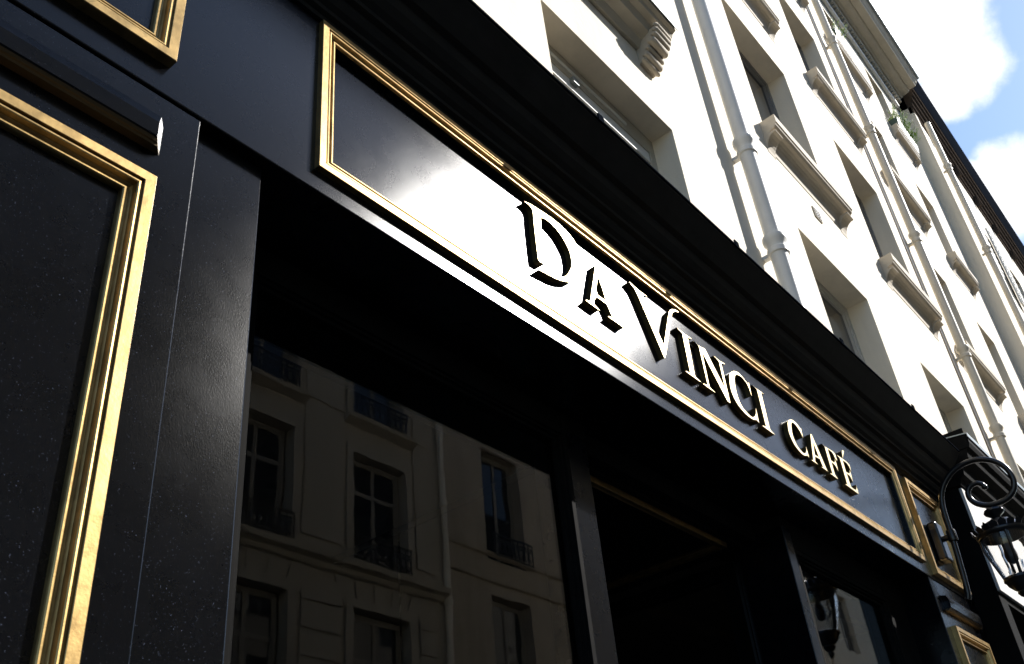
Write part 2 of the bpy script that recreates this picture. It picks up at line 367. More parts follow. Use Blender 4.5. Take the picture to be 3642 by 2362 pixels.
# eaves cornice with dentils
ev = [(YW+.05, 14.42), (.150, 14.42), (.150, 14.47), (.165, 14.50), (.165, 14.62), (.085, 14.62), (.085, 14.64), (.07, 14.66), (.05, 14.66), (.02, 14.69), (-.06, 14.70), (-.10, 14.72), (-.12, 14.75),
      (-.24, 14.755), (-.25, 14.78), (-.27, 14.80), (-.29, 14.84), (-.31, 14.86), (-.31, 14.93), (YW+.05, 14.98)]
corn = link('eaves_cornice', MB().prism_x(ev, -4.0, 14.80), 'cornice_stone', house)
den = MB().box(0, .058, .075, .166, 14.505, 14.612); d0 = None
for i in range(90):
    x = 14.66 - i*.102
    if d0 is None: d0 = link('dentil', den, 'cornice_stone', corn); o = d0
    else: o = d0.copy(); COL.objects.link(o)
    o.location = (x, 0, 0)
link('string_moulding', MB().tube([(-4, .155, 14.36), (14.6, .155, 14.36)], .034, 12), 'pipe_white', house, smooth=True)
roof = link('roof', MB().prism_x([(-.31, 14.94), (.3, 15.15), (2.4, 17.6), (7, 18.2), (7, 14.94)], -4.0, 14.80), 'slate', house)
link('gutter', MB().tube([(-4, -.315, 14.93), (14.82, -.315, 14.93)], .045, 10), 'zinc', roof, smooth=True)
link('wall_vent', MB().box(6.515, 6.655, .188, .202, 6.715, 6.835), 'stone', house, bevel=.01)
vb = MB()
for i in range(4):
    for k in range(4): vb.box(6.53+i*.03, 6.545+i*.03, .1835, .1885, 6.73+k*.025, 6.743+k*.025)
link('vent_holes', vb, 'iron', house)
# hairline joints and small fixings on the wall
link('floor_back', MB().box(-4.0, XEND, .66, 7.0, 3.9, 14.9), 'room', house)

# ------------------------------------------------------------------ rain pipes
def rainpipe(label, x, y, z0, z1, r, m, collars, wall_y, group='rain pipes on the facades'):
    t = root('rain_pipe', label, 'pipe', group)
    link('pipe', MB().tube([(x, y, z0), (x, y, z1)], r, 20), m, t, smooth=True)
    for z in collars:
        link('collar', MB().lathe([(r, z-.11), (r+.012, z-.105), (r+.012, z-.07), (r+.003, z-.06), (r+.006, z-.03), (r+.020, z-.01), (r+.022, z+.015), (r+.020, z+.03), (r, z+.034)], x, y, 20), m, t, smooth=True)
        link('wall_clip', MB().box(x-.02, x+.02, y+r*.6, wall_y+.01, z-.10, z-.075), m, t)
    return t
rainpipe('stout off white rain pipe nearest the sign, between two windows', 4.93, .095, 3.9, 14.5, .056, 'pipe_white', [5.45, 6.32, 9.2, 12.1], YW)
rainpipe('cream rain pipe in the middle of the upper facade', 10.22, .10, 3.9, 14.5, .048, 'pipe_cream', [6.05, 7.03, 8.65, 10.45, 12.2], YW)
rainpipe('cream rain pipe beyond the corner of the projecting house', 15.35, -.10, 3.9, 14.3, .05, 'pipe_cream', [8.9, 11.3, 13.2], 0.0)
cb = root('wall_cable', 'thin brown cable running up the wall beside the off white pipe', 'cable')
pts = [(5.185 + .012*math.sin(i*1.7) + .006*math.sin(i*4.1), .193, 4.2+i*.25) for i in range(42)]
link('cable', MB().tube(pts, .0075, 6), 'cable', cb)
cb2 = root('wall_cable', 'thin dark cable on the wall left of the cream rain pipe', 'cable')
pts = [(9.93 + .01*math.sin(i*1.3), .193, 4.2+i*.3) for i in range(34)]
link('cable', MB().tube(pts, .008, 6), 'cable', cb2)

# ------------------------------------------------------------------ planter on the top sill
def planter(label, x0, x1, z, n, seed):
    rnd = random.Random(seed)
    t = root('flower_box', label, 'planter', 'flower boxes on the top floor sills')
    y0, y1 = YW-.15, YW-.005
    mb = MB().add([(x0+.02, y0+.02, z), (x1-.02, y0+.02, z), (x1-.02, y1-.02, z), (x0+.02, y1-.02, z), (x0, y0, z+.17), (x1, y0, z+.17), (x1, y1, z+.17), (x0, y1, z+.17)],
             [(0, 3, 2, 1), (0, 1, 5, 4), (1, 2, 6, 5), (2, 3, 7, 6), (3, 0, 4, 7), (4, 5, 6, 7)])
    link('trough', mb, 'green', t)
    lf, pt, st = MB(), MB(), MB()
    for i in range(n):
        x = rnd.uniform(x0+.03, x1-.03); y = rnd.uniform(y0-.03, y1); h = rnd.uniform(.06, .34)
        tip = Vector((x+rnd.uniform(-.07, .07), y+rnd.uniform(-.12, .03), z+.16+h))
        base = Vector((x, min(max(y, y0+.03), y1-.03), z+.15))
        st.tube([base, (base+tip)/2 + Vector((0, -.01, .01)), tip], .003, 4)
        for k in range(7):
            q = base.lerp(tip, rnd.uniform(.1, 1)) ; d = Vector((rnd.gauss(0, 1), rnd.gauss(0, 1), rnd.gauss(0.2, .7))).normalized()
            u = d.orthogonal().normalized()*.011; L_ = rnd.uniform(.025, .05)
            lf.add([q, q+d*L_*.5+u, q+d*L_, q+d*L_*.5-u], [(0, 1, 2, 3)])
        if rnd.random() < .7:
            for k in range(6):
                q = tip + Vector((rnd.gauss(0, .013), rnd.gauss(0, .013), rnd.gauss(0, .018))); d = Vector((rnd.gauss(0, 1), rnd.gauss(0, 1), rnd.gauss(0, 1))).normalized()
                u = d.orthogonal().normalized()*.011; w = d.cross(u).normalized()*.011
                pt.add([q+u, q+w, q-u, q-w], [(0, 1, 2, 3)])
    for nm, mb_, mm in (('stems', st, 'leaf'), ('leaves', lf, 'leaf'), ('petals', pt, 'petal')):
        tag(link(nm, mb_, mm, t), kind='stuff')
    return t
planter('dark green flower box with white blossoms on the top floor sill at the house corner', 12.93, 13.86, 12.56, 110, 3)
planter('small planted flower box under the eaves dentils, farther left', 10.6, 11.2, 12.61, 16, 5)

# ================================================================== the projecting neighbour house beyond the corner
nb = root('neighbour_house', 'shaded projecting house with brown eaves at the far end of the row', 'building')
nops = [(16.5, 17.5, 11.3, 13.1), (19.0, 20.0, 11.3, 13.1), (16.5, 17.5, 8.2, 10.2), (19.0, 20.0, 8.2, 10.2), (16.5, 17.5, 5.0, 7.0), (19.0, 20.0, 5.0, 7.0), (21.6, 22.6, 11.3, 13.1), (21.6, 22.6, 8.2, 10.2), (24.4, 25.4, 11.3, 13.1)]
link('wall', wall_with_openings(XEND, 34.0, 3.9, 14.5, 0.0, nops, .16), 'plaster', nb)
link('corner_strip', MB().box(XEND-.004, XEND+.16, -.022, -.001, 3.9, 14.34), 'plaster', nb, bevel=.004)
for o in nops:
    small_window(nb, *o, .12, 'frame_grey')
    for sx in ((-1, 1) if o[0] < 17 else ()):
        x0 = o[0]-.02 if sx < 0 else o[1]+.02
        sh = link('shutter', MB().box(min(x0, x0+sx*.48), max(x0, x0+sx*.48), -.075, -.040, o[2], o[3]), 'blind', nb)
        for k in range(14):
            z = o[2]+.08+k*(o[3]-o[2]-.16)/13
            link('slat', MB().box(min(x0+sx*.05, x0+sx*.43), max(x0+sx*.05, x0+sx*.43), -.088, -.074, z-.03, z+.03), 'blind', sh)
nev = [(.05, 14.35), (-.02, 14.35), (-.025, 14.48), (-.05, 14.50), (-.055, 14.60), (-.09, 14.63), (-.095, 14.72), (-.13, 14.75), (-.135, 14.83), (-.165, 14.85), (-.17, 14.92), (.05, 14.95)]
ne = link('eaves', MB().prism_x(nev, XEND, 34.0), 'brown', nb)
for i in range(14):
    link('eaves_bracket', MB().box(15.9+i*1.25, 15.96+i*1.25, -.10, -.026, 14.22, 14.49), 'brown', ne)
link('roof', MB().prism_x([(-.175, 14.925), (-.185, 15.0), (-.08, 17.6), (6, 18.4), (6, 14.925)], XEND, 34.0), 'slate', nb)
link('floor_back', MB().box(XEND, 34.0, .43, 6.0, 3.9, 14.0), 'room', nb)

# ================================================================== the cafe shopfront
shop = root('cafe_shopfront', 'glossy black painted cafe shopfront with gold trimmed pilasters and deep cornice', 'shopfront')
ZF = 3.345                                              # underside of the fascia
X0, X1 = -0.75, 6.24
SX0, SX1, SZ0, SZ1 = 1.147, 5.430, 3.412, 3.985       # outer edges of the sign moulding
fm = wall_with_openings(X0, X1, ZF, 4.06, 0.0, [(SX0+.053, SX1-.053, SZ0+.053, SZ1-.053)], .024)
fm.add([(X0, 0, ZF), (SX0+.053, 0, ZF), (SX1-.053, 0, ZF), (X1, 0, ZF), (X1, .274, ZF), (X0, .274, ZF)], [(0, 1, 2, 3, 4, 5)])
link('fascia', fm, 'black', shop, bevel=.0035)
cp = [(.19, 3.992), (-.010, 3.992), (-.012, 4.008), (-.028, 4.012), (-.030, 4.026), (-.046, 4.036), (-.058, 4.052), (-.060, 4.066), (-.080, 4.070), (-.083, 4.084), (-.102, 4.096), (-.122, 4.118), (-.132, 4.142),
      (-.134, 4.152), (-.157, 4.158), (-.172, 4.176), (-.190, 4.197), (-.218, 4.233), (-.232, 4.250), (-.234, 4.257), (.19, 4.33)]
cor = link('cornice', MB().prism_x(cp, X0, 6.20), 'cornice_black', shop)
link('flashing', MB().prism_x([(.19, 4.340), (-.240, 4.268), (-.240, 4.259), (-.232, 4.259), (.19, 4.333)], X0, 6.205), 'slate', cor)
rnd = random.Random(4)
for i in range(4):                                      # bent clips along the flashing
    x = 2.3 + i*1.05 + rnd.uniform(-.1, .1)
    link('flashing_clip', MB().box(x, x+.035, -.243, -.2365, 4.252, 4.287), 'slate', cor)
soff = link('soffit', MB().box(1.0, 5.44, .2745, .62, ZF+.001, ZF+.03), 'black2', shop)
# pilasters
def pilaster(xa, xb, fx0, fx1, ufz, gild_left):
    p = link('pilaster', MB().box(xa, xb, .004, .24, .13, ZF-.006), 'black', shop, bevel=.003)
    moulding_frame(p, fx0, fx1, .85, 3.085, .004, 1.22, kp=1.0)
    # gold frame on the fascia block above
    moulding_frame(p, fx0, fx1, ufz, 3.955, 0.0, 1.22, kp=1.0)
    # mitred rail above the lower frame: gold cove under a black chamfered band
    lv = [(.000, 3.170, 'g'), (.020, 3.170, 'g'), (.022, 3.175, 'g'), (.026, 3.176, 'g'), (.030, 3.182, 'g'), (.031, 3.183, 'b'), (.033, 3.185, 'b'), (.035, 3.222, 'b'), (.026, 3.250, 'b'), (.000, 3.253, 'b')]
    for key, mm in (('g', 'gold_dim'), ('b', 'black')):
        rows = [q for q in lv if q[2] == key]
        if key == 'b': rows = [lv[4]] + rows
        vs = []
        e = -.009
        for pr, z, _ in rows:
            vs += [(fx0+e+.8*pr, .004, z), (fx0+e+.8*pr, .004-pr, z), (fx1-e-.8*pr, .004-pr, z), (fx1-e, .004, z)]
        fs = []
        for i in range(len(rows)-1):
            for k in range(3): fs.append((4*i+k, 4*i+k+1, 4*i+5+k, 4*i+4+k))
        fs += [(0, 1, 2, 3), tuple(4*(len(rows)-1)+k for k in range(4))]
        link('rail_cove' if key == 'g' else 'rail', MB().add(vs, fs), mm, p)
    return p
pilaster(X0, .823, -.62, .728, 3.432, True)
pilaster(5.44, X1, 5.535, 6.105, 3.372, False)
link('side_panel', MB().box(.815, 1.015, .032, .30, .13, ZF-.004), 'black', shop, bevel=.0035)
# shop windows
ZH = 3.235
def shop_window(xa, xb, yg, zh):
    fr = MB(); q = yg - .300
    for (o, y, t) in ((0, .262+q, .022), (.022, .272+q, .010), (.032, .284+q, .012)):      # stepped beads
        fr.box(xa+o, xa+o+t, y, .33+q, .45, zh+.10-o).box(xb-o-t, xb-o, y, .33+q, .45, zh+.10-o)
        fr.box(xa+o+t, xb-o-t, y, .33+q, zh+.04-o-t, zh+.04-o)
    win = link('shop_window', fr, 'matte', shop, bevel=.0015)
    link('window_pane', MB().box(xa+.040, xb-.040, yg, yg+.010, .46, zh), 'glass', win)
    link('stall_riser', MB().box(xa, xb, yg-.05, yg+.04, .13, .45), 'black', win, bevel=.003)
    return win
shop_window(1.165, 2.512, .300, ZH)
shop_window(4.066, 5.150, .205, 3.165)
link('transom', MB().box(1.0, 2.645, .268, .36, ZH+.045, ZF-.001), 'matte', shop)
link('transom', MB().box(3.995, 5.439, .172, .30, 3.212, ZF-.001), 'matte', shop)
link('transom', MB().box(2.645, 3.985, .300, .36, 3.262, ZF-.001), 'matte', shop)
link('post', MB().box(1.016, 1.166, .258, .36, .13, ZF-.002), 'black', shop, bevel=.003)
link('post', MB().box(2.512, 2.642, .270, .42, .13, ZF-.05), 'black', shop, bevel=.003)
link('post', MB().box(3.990, 4.066, .166, .42, .13, ZF-.05), 'black', shop, bevel=.003)
link('end_panel', MB().box(5.150, 5.438, .176, .30, .13, ZF-.05), 'matte', shop, bevel=.003)
# recessed entrance: coffered ceiling with a gilt frame, glazed side wall, door at the back
ZC = 3.25
porch = link('porch_ceiling', MB().box(2.642, 3.992, .36, 1.62, ZC, ZC+.03), 'matte', shop)
mbs = []
def ceil_frame(parent, x0, x1, y0, y1, z, k=.9):
    for s in 'lrtb':
        f = {'l': lambda u: ((x0+u, y0+u), (x0+u, y1-u)), 'r': lambda u: ((x1-u, y0+u), (x1-u, y1-u)), 't': lambda u: ((x0+u, y1-u), (x1-u, y1-u)), 'b': lambda u: ((x0+u, y0+u), (x1-u, y0+u))}[s]
        vs = []; n = len(PROF)
        for u, p in PROF:
            a_, b_ = f(u*k); vs += [(a_[0], a_[1], z-p*k), (b_[0], b_[1], z-p*k)]
        link('moulding', MB().add(vs, [(2*i, 2*i+1, 2*((i+1) % n)+1, 2*((i+1) % n)) for i in range(n)]), 'gold', parent)
ceil_frame(porch, 2.80, 3.86, .385, 1.10, ZC)
side = MB()
side.box(3.958, 3.990, .42, .49, .13, 3.2).box(3.958, 3.990, 1.13, 1.22, .13, 3.2).box(3.958, 3.990, .49, 1.13, 3.13, 3.2).box(3.958, 3.990, .49, 1.13, .13, .5)
sdo = link('side_glazing', side, 'black2', shop)
link('window_pane', MB().box(3.970, 3.978, .49, 1.13, .5, 3.13), 'glass', sdo)
link('side_wall', MB().box(2.642, 2.676, .42, 1.22, .13, 3.249), 'matte', shop)
door = link('door', MB().box(2.68, 3.46, 1.22, 1.27, .13, 2.6).box(3.46, 3.955, 1.22, 1.27, .13, 2.6).box(2.68, 3.955, 1.225, 1.27, 2.6, ZC-.001), 'black', shop, bevel=.003)
for xx in (2.76, 3.50):
    link('window_pane', MB().box(xx, xx+.40, 1.212, 1.219, 1.0, 2.45), 'pane', door)
    moulding_frame(door, xx-.02, xx+.42, .3, .9, 1.22, .8)
link('handle', MB().tube([(3.40, 1.20, 1.0), (3.40, 1.165, 1.02), (3.40, 1.165, 1.38), (3.40, 1.20, 1.40)], .012, 10), 'gold', door, smooth=True)
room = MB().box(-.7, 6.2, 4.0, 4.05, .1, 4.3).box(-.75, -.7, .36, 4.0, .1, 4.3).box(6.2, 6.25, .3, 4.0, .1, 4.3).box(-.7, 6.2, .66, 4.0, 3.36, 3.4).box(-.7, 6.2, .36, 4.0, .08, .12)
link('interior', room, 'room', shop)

# ------------------------------------------------------------------ the sign
GLYPHS = [
  ('D', [(2.0525, 3.8814), (2.0762, 3.881), (2.0909, 3.8723), (2.0946, 3.8552), (2.0911, 3.797), (2.0891, 3.7209), (2.0879, 3.6514), (2.0935, 3.6434), (2.1212, 3.6456), (2.1223, 3.6778), (2.1272, 3.7547), (2.1365, 3.8634), (2.1674, 3.872), (2.1969, 3.8705), (2.229, 3.8613), (2.2546, 3.8464), (2.275, 3.8238), (2.2922, 3.7949), (2.2928, 3.748), (2.2787, 3.711), (2.2378, 3.6573), (2.1971, 3.6366), (2.1514, 3.6229), (2.0971, 3.6138), (2.0866, 3.6025), (2.1349, 3.6097), (2.1864, 3.6183), (2.2451, 3.6387), (2.2836, 3.6621), (2.3077, 3.6865), (2.3326, 3.7217), (2.3543, 3.7675), (2.3603, 3.8128), (2.3475, 3.8539), (2.3143, 3.8834), (2.2629, 3.8986), (2.2025, 3.9013), (2.1347, 3.8954), (2.0902, 3.8899)], []),
  ('A', [(2.4534, 3.8268), (2.4131, 3.7227), (2.3744, 3.622), (2.3488, 3.6156), (2.3466, 3.6122), (2.427, 3.6096), (2.3954, 3.6213), (2.406, 3.6467), (2.4241, 3.6683), (2.4871, 3.6656), (2.5115, 3.6181), (2.4831, 3.6124), (2.4808, 3.6095), (2.5779, 3.6071), (2.5506, 3.626), (2.5122, 3.7265), (2.4848, 3.7844)], [[(2.456, 3.7817), (2.4258, 3.6975), (2.4324, 3.6794), (2.4841, 3.6788), (2.4723, 3.7334)]]),
  ('V', [(2.6851, 3.8755), (2.7109, 3.8647), (2.7298, 3.8465), (2.7775, 3.7486), (2.8487, 3.5964), (2.8667, 3.623), (2.943, 3.7732), (2.9873, 3.8602), (2.9981, 3.8786), (3.0136, 3.8951), (3.0367, 3.9095), (3.0676, 3.9199), (3.0371, 3.9171), (3.0083, 3.9056), (2.9844, 3.8878), (2.9688, 3.8655), (2.9159, 3.763), (2.8654, 3.6626), (2.8199, 3.7528), (2.7792, 3.8412), (2.777, 3.8541), (2.7849, 3.8639), (2.8091, 3.8685), (2.7684, 3.8667), (2.7323, 3.869)], []),
  ('I', [(3.0113, 3.8174), (3.0521, 3.8088), (3.0423, 3.6121), (3.0077, 3.6078), (3.0047, 3.6054), (3.124, 3.6032), (3.0841, 3.6109), (3.0778, 3.6177), (3.0925, 3.8077), (3.1289, 3.8151), (3.0561, 3.8135)], []),
  ('N', [(3.1424, 3.8142), (3.1816, 3.8041), (3.1779, 3.6119), (3.1408, 3.6052), (3.1375, 3.6028), (3.234, 3.6005), (3.1906, 3.6089), (3.1978, 3.7912), (3.3349, 3.6009), (3.3571, 3.6013), (3.3646, 3.8012), (3.4061, 3.8135), (3.3501, 3.8081), (3.3061, 3.8128), (3.3478, 3.8027), (3.3416, 3.6612), (3.2332, 3.8145), (3.1823, 3.8059)], []),
  ('C', [(3.4253, 3.7713), (3.4126, 3.7446), (3.4008, 3.7002), (3.4032, 3.6648), (3.4181, 3.6372), (3.4414, 3.6181), (3.4802, 3.6024), (3.5197, 3.5969), (3.5583, 3.5986), (3.592, 3.6088), (3.6099, 3.6012), (3.6174, 3.6804), (3.607, 3.6512), (3.5868, 3.6277), (3.5623, 3.6118), (3.5385, 3.6066), (3.4918, 3.6171), (3.4641, 3.6373), (3.452, 3.6715), (3.4513, 3.7105), (3.4605, 3.7514), (3.4767, 3.7824), (3.4958, 3.7987), (3.5186, 3.807), (3.5531, 3.8094), (3.578, 3.8007), (3.5982, 3.7818), (3.6077, 3.7354), (3.6149, 3.8065), (3.5958, 3.7972), (3.568, 3.8101), (3.5343, 3.8205), (3.5047, 3.8182), (3.4768, 3.8087), (3.4476, 3.7902)], []),
  ('I', [(3.6442, 3.809), (3.69, 3.8031), (3.679, 3.6073), (3.6441, 3.6014), (3.6404, 3.599), (3.7556, 3.5958), (3.7167, 3.608), (3.7159, 3.6209), (3.728, 3.8033), (3.7635, 3.8079), (3.6886, 3.8052)], []),
  ('C', [(3.9582, 3.7362), (3.9451, 3.7092), (3.9377, 3.6761), (3.9444, 3.6483), (3.9623, 3.6209), (3.9935, 3.6037), (4.0257, 3.5942), (4.0576, 3.5967), (4.0914, 3.6082), (4.1054, 3.6026), (4.106, 3.6619), (4.0979, 3.6399), (4.0816, 3.621), (4.0612, 3.6092), (4.0373, 3.6076), (4.003, 3.6201), (3.9824, 3.643), (3.9738, 3.674), (3.9827, 3.7097), (3.9953, 3.7376), (4.0116, 3.7543), (4.0295, 3.7591), (4.0544, 3.7557), (4.0799, 3.7397), (4.0915, 3.7264), (4.102, 3.7059), (4.1094, 3.7603), (4.0987, 3.7554), (4.0741, 3.7699), (4.0419, 3.7741), (4.0131, 3.7705), (3.9822, 3.7559)], []),
  ('A', [(4.2172, 3.7681), (4.1508, 3.6047), (4.1316, 3.599), (4.1293, 3.597), (4.1971, 3.5983), (4.1715, 3.605), (4.1899, 3.638), (4.2471, 3.6429), (4.2586, 3.6033), (4.2414, 3.6005), (4.2393, 3.5985), (4.3159, 3.597), (4.298, 3.6076), (4.2658, 3.6923), (4.233, 3.7708)], [[(4.2201, 3.7265), (4.1941, 3.6481), (4.2412, 3.6497), (4.2348, 3.6816)]]),
  ('F', [(4.3408, 3.7592), (4.3708, 3.7521), (4.3639, 3.6028), (4.3364, 3.597), (4.3338, 3.5951), (4.422, 3.5925), (4.3956, 3.6087), (4.3996, 3.6783), (4.4231, 3.6785), (4.4462, 3.6708), (4.4601, 3.6491), (4.4678, 3.689), (4.4647, 3.7178), (4.4567, 3.7007), (4.4393, 3.6887), (4.401, 3.6875), (4.4035, 3.7524), (4.4438, 3.753), (4.4663, 3.744), (4.4737, 3.7264), (4.4923, 3.7149), (4.4953, 3.7517), (4.4726, 3.7607), (4.4063, 3.7567), (4.372, 3.7541)], []),
  ('É', [(4.5182, 3.7573), (4.5464, 3.7488), (4.5359, 3.5993), (4.514, 3.5955), (4.5098, 3.5928), (4.6653, 3.5879), (4.6717, 3.6418), (4.6636, 3.6215), (4.6429, 3.6052), (4.6217, 3.5997), (4.5821, 3.6028), (4.5812, 3.619), (4.5783, 3.6743), (4.6126, 3.6743), (4.6284, 3.6615), (4.6344, 3.6434), (4.6447, 3.6846), (4.6433, 3.7146), (4.6332, 3.6966), (4.6164, 3.6867), (4.5768, 3.6827), (4.5808, 3.7492), (4.6263, 3.7508), (4.6532, 3.7393), (4.6619, 3.7105), (4.668, 3.7534), (4.627, 3.759), (4.5878, 3.7595)], []),
  ('´', [(4.6176, 3.8154), (4.5908, 3.7639), (4.6443, 3.8189), (4.6431, 3.8258)], []),
]

sign = root('cafe_sign', 'long black sign board in a gold moulding with raised gold letters', 'sign')
link('board', MB().box(SX0+.045, SX1-.045, .019, .0225, SZ0+.045, SZ1-.045), 'black', sign)
moulding_frame(sign, SX0, SX1, SZ0, SZ1, 0.0, 1.08, kp=.66)
def smooth_loop(pts):
    n = len(pts); out = []
    P = [Vector(p) for p in pts]
    def corner(i):
        a, b = P[i]-P[i-1], P[(i+1) % n]-P[i]
        return a.angle(b, 0) > R(48) or max(a.length, b.length) > 4.5*min(a.length, b.length)
    cs = [corner(i) for i in range(n)]
    for i in range(n):
        p0, p1, p2, p3 = P[i-1], P[i], P[(i+1) % n], P[(i+2) % n]
        out.append(p1)
        if cs[i] and cs[(i+1) % n]: continue
        m1 = (p2-p1) if cs[i] else (p2-p0)*.5
        m2 = (p2-p1) if cs[(i+1) % n] else (p3-p1)*.5
        for t in (.25, .5, .75):
            h = (2*t**3-3*t*t+1)*p1 + (t**3-2*t*t+t)*m1 + (-2*t**3+3*t*t)*p2 + (t**3-t*t)*m2
            out.append(h)
    return out
def glyph(ch, outer, holes, y0, y1):
    loops = [smooth_loop(outer)] + [smooth_loop(h) for h in holes]
    from mathutils.geometry import tessellate_polygon
    tri = tessellate_polygon([[Vector((p.x, p.y, 0)) for p in l] for l in loops])
    flat = [p for l in loops for p in l]; n = len(flat)
    vs = [(p.x, y0, p.y) for p in flat] + [(p.x, y1, p.y) for p in flat]
    fs = [tuple(t) for t in tri] + [tuple(i+n for i in t)[::-1] for t in tri]
    nf = len(fs); o = 0
    for l in loops:
        k = len(l); fs += [(o+i, o+(i+1) % k, n+o+(i+1) % k, n+o+i) for i in range(k)]; o += k
    return vs, fs, nf
NAMES = {'´': 'accent'}
last = None
for ch, outer, holes in GLYPHS:
    vs, fs, nf = glyph(ch, outer, holes, -.004, .0188)
    me = bpy.data.meshes.new('letter'); me.from_pydata(vs, [], fs); me.update()
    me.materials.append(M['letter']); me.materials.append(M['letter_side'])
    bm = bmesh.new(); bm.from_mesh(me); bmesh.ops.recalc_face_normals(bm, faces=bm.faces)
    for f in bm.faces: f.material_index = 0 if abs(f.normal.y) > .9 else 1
    bm.to_mesh(me); bm.free()
    o = bpy.data.objects.new('accent' if ch == '´' else 'letter', me); COL.objects.link(o)
    o.parent = last if ch == '´' else sign
    if ch != '´': last = o; o['label'] = 'raised gold letter ' + ch

# ------------------------------------------------------------------ swan-neck wall lantern
lamp = root('wall_lantern', 'black wrought iron lantern hanging from a scrolled swan neck bracket', 'lamp')
LX, LY = 5.80, -.365
link('wall_plate', MB().box(LX-.055, LX+.055, -.055, -.0005, 3.50, 3.73), 'iron', lamp, bevel=.01)
link('clamp', MB().tube([(LX, -.05, 3.63), (LX, -.105, 3.63)], .018, 12).lathe([(.0, 3.60), (.026, 3.60), (.028, 3.61), (.028, 3.655), (.026, 3.665), (0, 3.665)], LX, -.105, 16), 'iron', lamp, smooth=True)
arm = [(-.068, 3.268), (-.078, 3.30), (-.088, 3.40), (-.097, 3.52), (-.104, 3.64), (-.108, 3.76), (-.117, 3.84), (-.142, 3.905), (-.185, 3.958), (-.245, 3.998), (-.32, 4.016), (-.395, 4.008), (-.46, 3.975), (-.505, 3.925), (-.526, 3.865),
       (-.522, 3.805), (-.495, 3.760), (-.45, 3.735), (-.395, 3.728), (-.34, 3.738), (-.296, 3.765), (-.272, 3.805), (-.273, 3.845), (-.298, 3.873), (-.335, 3.878), (-.362, 3.862), (-.368, 3.845)]
def cr(pts, k=5):
    P = [Vector((LX, a, b)) for a, b in pts]; out = []
    for i in range(len(P)-1):
        p0, p1, p2, p3 = P[max(i-1, 0)], P[i], P[i+1], P[min(i+2, len(P)-1)]
        for j in range(k):
            t = j/k; out.append(.5*((2*p1)+(p2-p0)*t+(2*p0-5*p1+4*p2-p3)*t*t+(3*p1-p0-3*p2+p3)*t**3))
    return out + [P[-1]]
path = cr(arm); n = len(path)
link('arm', MB().tube(path, [.0165 if i < n*.8 else .0165-.004*(i-n*.8)/(n*.2) for i in range(n)], 14), 'iron', lamp, smooth=True)
sph = [(0.0001, -.016)] + [(.017*math.sin(R(a)), -.017*math.cos(R(a))) for a in range(20, 180, 20)] + [(0.0001, .017)]
link('arm_knob', MB().lathe([(r, z+3.842) for r, z in sph], LX, -.369, 14), 'iron', lamp, smooth=True)
link('finial', MB().lathe([(.0001, 3.735), (.010, 3.73), (.010, 3.715), (.022, 3.708), (.050, 3.700), (.056, 3.688), (.050, 3.676), (.030, 3.662), (.020, 3.648), (.022, 3.636), (.045, 3.628), (.0001, 3.626)], LX, LY, 24), 'iron', lamp, smooth=True)
head = link('lantern_roof', MB().lathe([(.0001, 3.645), (.04, 3.64), (.075, 3.625), (.105, 3.60), (.128, 3.575), (.138, 3.566), (.140, 3.552), (.134, 3.540), (.126, 3.536), (.118, 3.536), (.110, 3.55), (.06, 3.60), (.0001, 3.615)], LX, LY, 32), 'iron', lamp, smooth=True)
lr = random.Random(2)
for i in range(20):                                     # cast leaf crown round the rim
    a = 2*math.pi*i/20; cx, cy = LX+.138*math.cos(a), LY+.138*math.sin(a)
    rad = Vector((math.cos(a), math.sin(a), 0)); tan = Vector((-math.sin(a), math.cos(a), 0)); B = Vector((cx, cy, 3.562))
    mb = MB()
    for s, hh in ((0, .042), (-.6, .028), (.6, .028)):
        p = B + tan*(.016*s); tip = p + Vector((0, 0, hh)) + rad*.018 + tan*(.010*s)
        mb.add([p-tan*.009, p+tan*.009, p+Vector((0, 0, hh*.6))+tan*.012+rad*.012, tip, p+Vector((0, 0, hh*.6))-tan*.012+rad*.012, p+rad*-.006+Vector((0, 0, hh*.4))],
               [(0, 1, 2, 3, 4), (5, 2, 1), (5, 1, 0), (5, 0, 4), (5, 4, 3), (5, 3, 2)])
    link('crown_leaf', mb, 'iron', head)
RT, RB, ZT, ZB = .118, .068, 3.536, 3.300
link('glass_shade', MB().lathe([(RT, ZT), (RT*.985, ZT-.06), (.098, ZT-.13), (RB, ZB), (RB-.003, ZB), (.095, ZT-.13), (RT*.985-.003, ZT-.06), (RT-.003, ZT)], LX, LY, 40), 'glass', lamp, smooth=True)
for i in range(4):
    a = R(20) + math.pi/2*i; cs_, sn_ = math.cos(a), math.sin(a)
    link('rib', MB().tube([(LX+(r+.006)*cs_, LY+(r+.006)*sn_, z) for r, z in ((RT, ZT), (RT*.985, ZT-.06), (.098, ZT-.13), (RB, ZB))], .0085, 8), 'iron', lamp, smooth=True)
link('lantern_base', MB().lathe([(.0001, 3.312), (.070, 3.312), (.084, 3.306), (.086, 3.292), (.078, 3.284), (.072, 3.268), (.052, 3.245), (.036, 3.232), (.040, 3.222), (.030, 3.206), (.016, 3.196), (.020, 3.184), (.014, 3.168), (.0001, 3.150)], LX, LY, 28), 'iron', lamp, smooth=True)
link('bulb', MB().lathe([(.0001, 3.535), (.020, 3.53), (.020, 3.49), (.030, 3.46), (.034, 3.43), (.030, 3.40), (.018, 3.385), (.0001, 3.38)], LX, LY, 16), 'bulb', lamp, smooth=True)

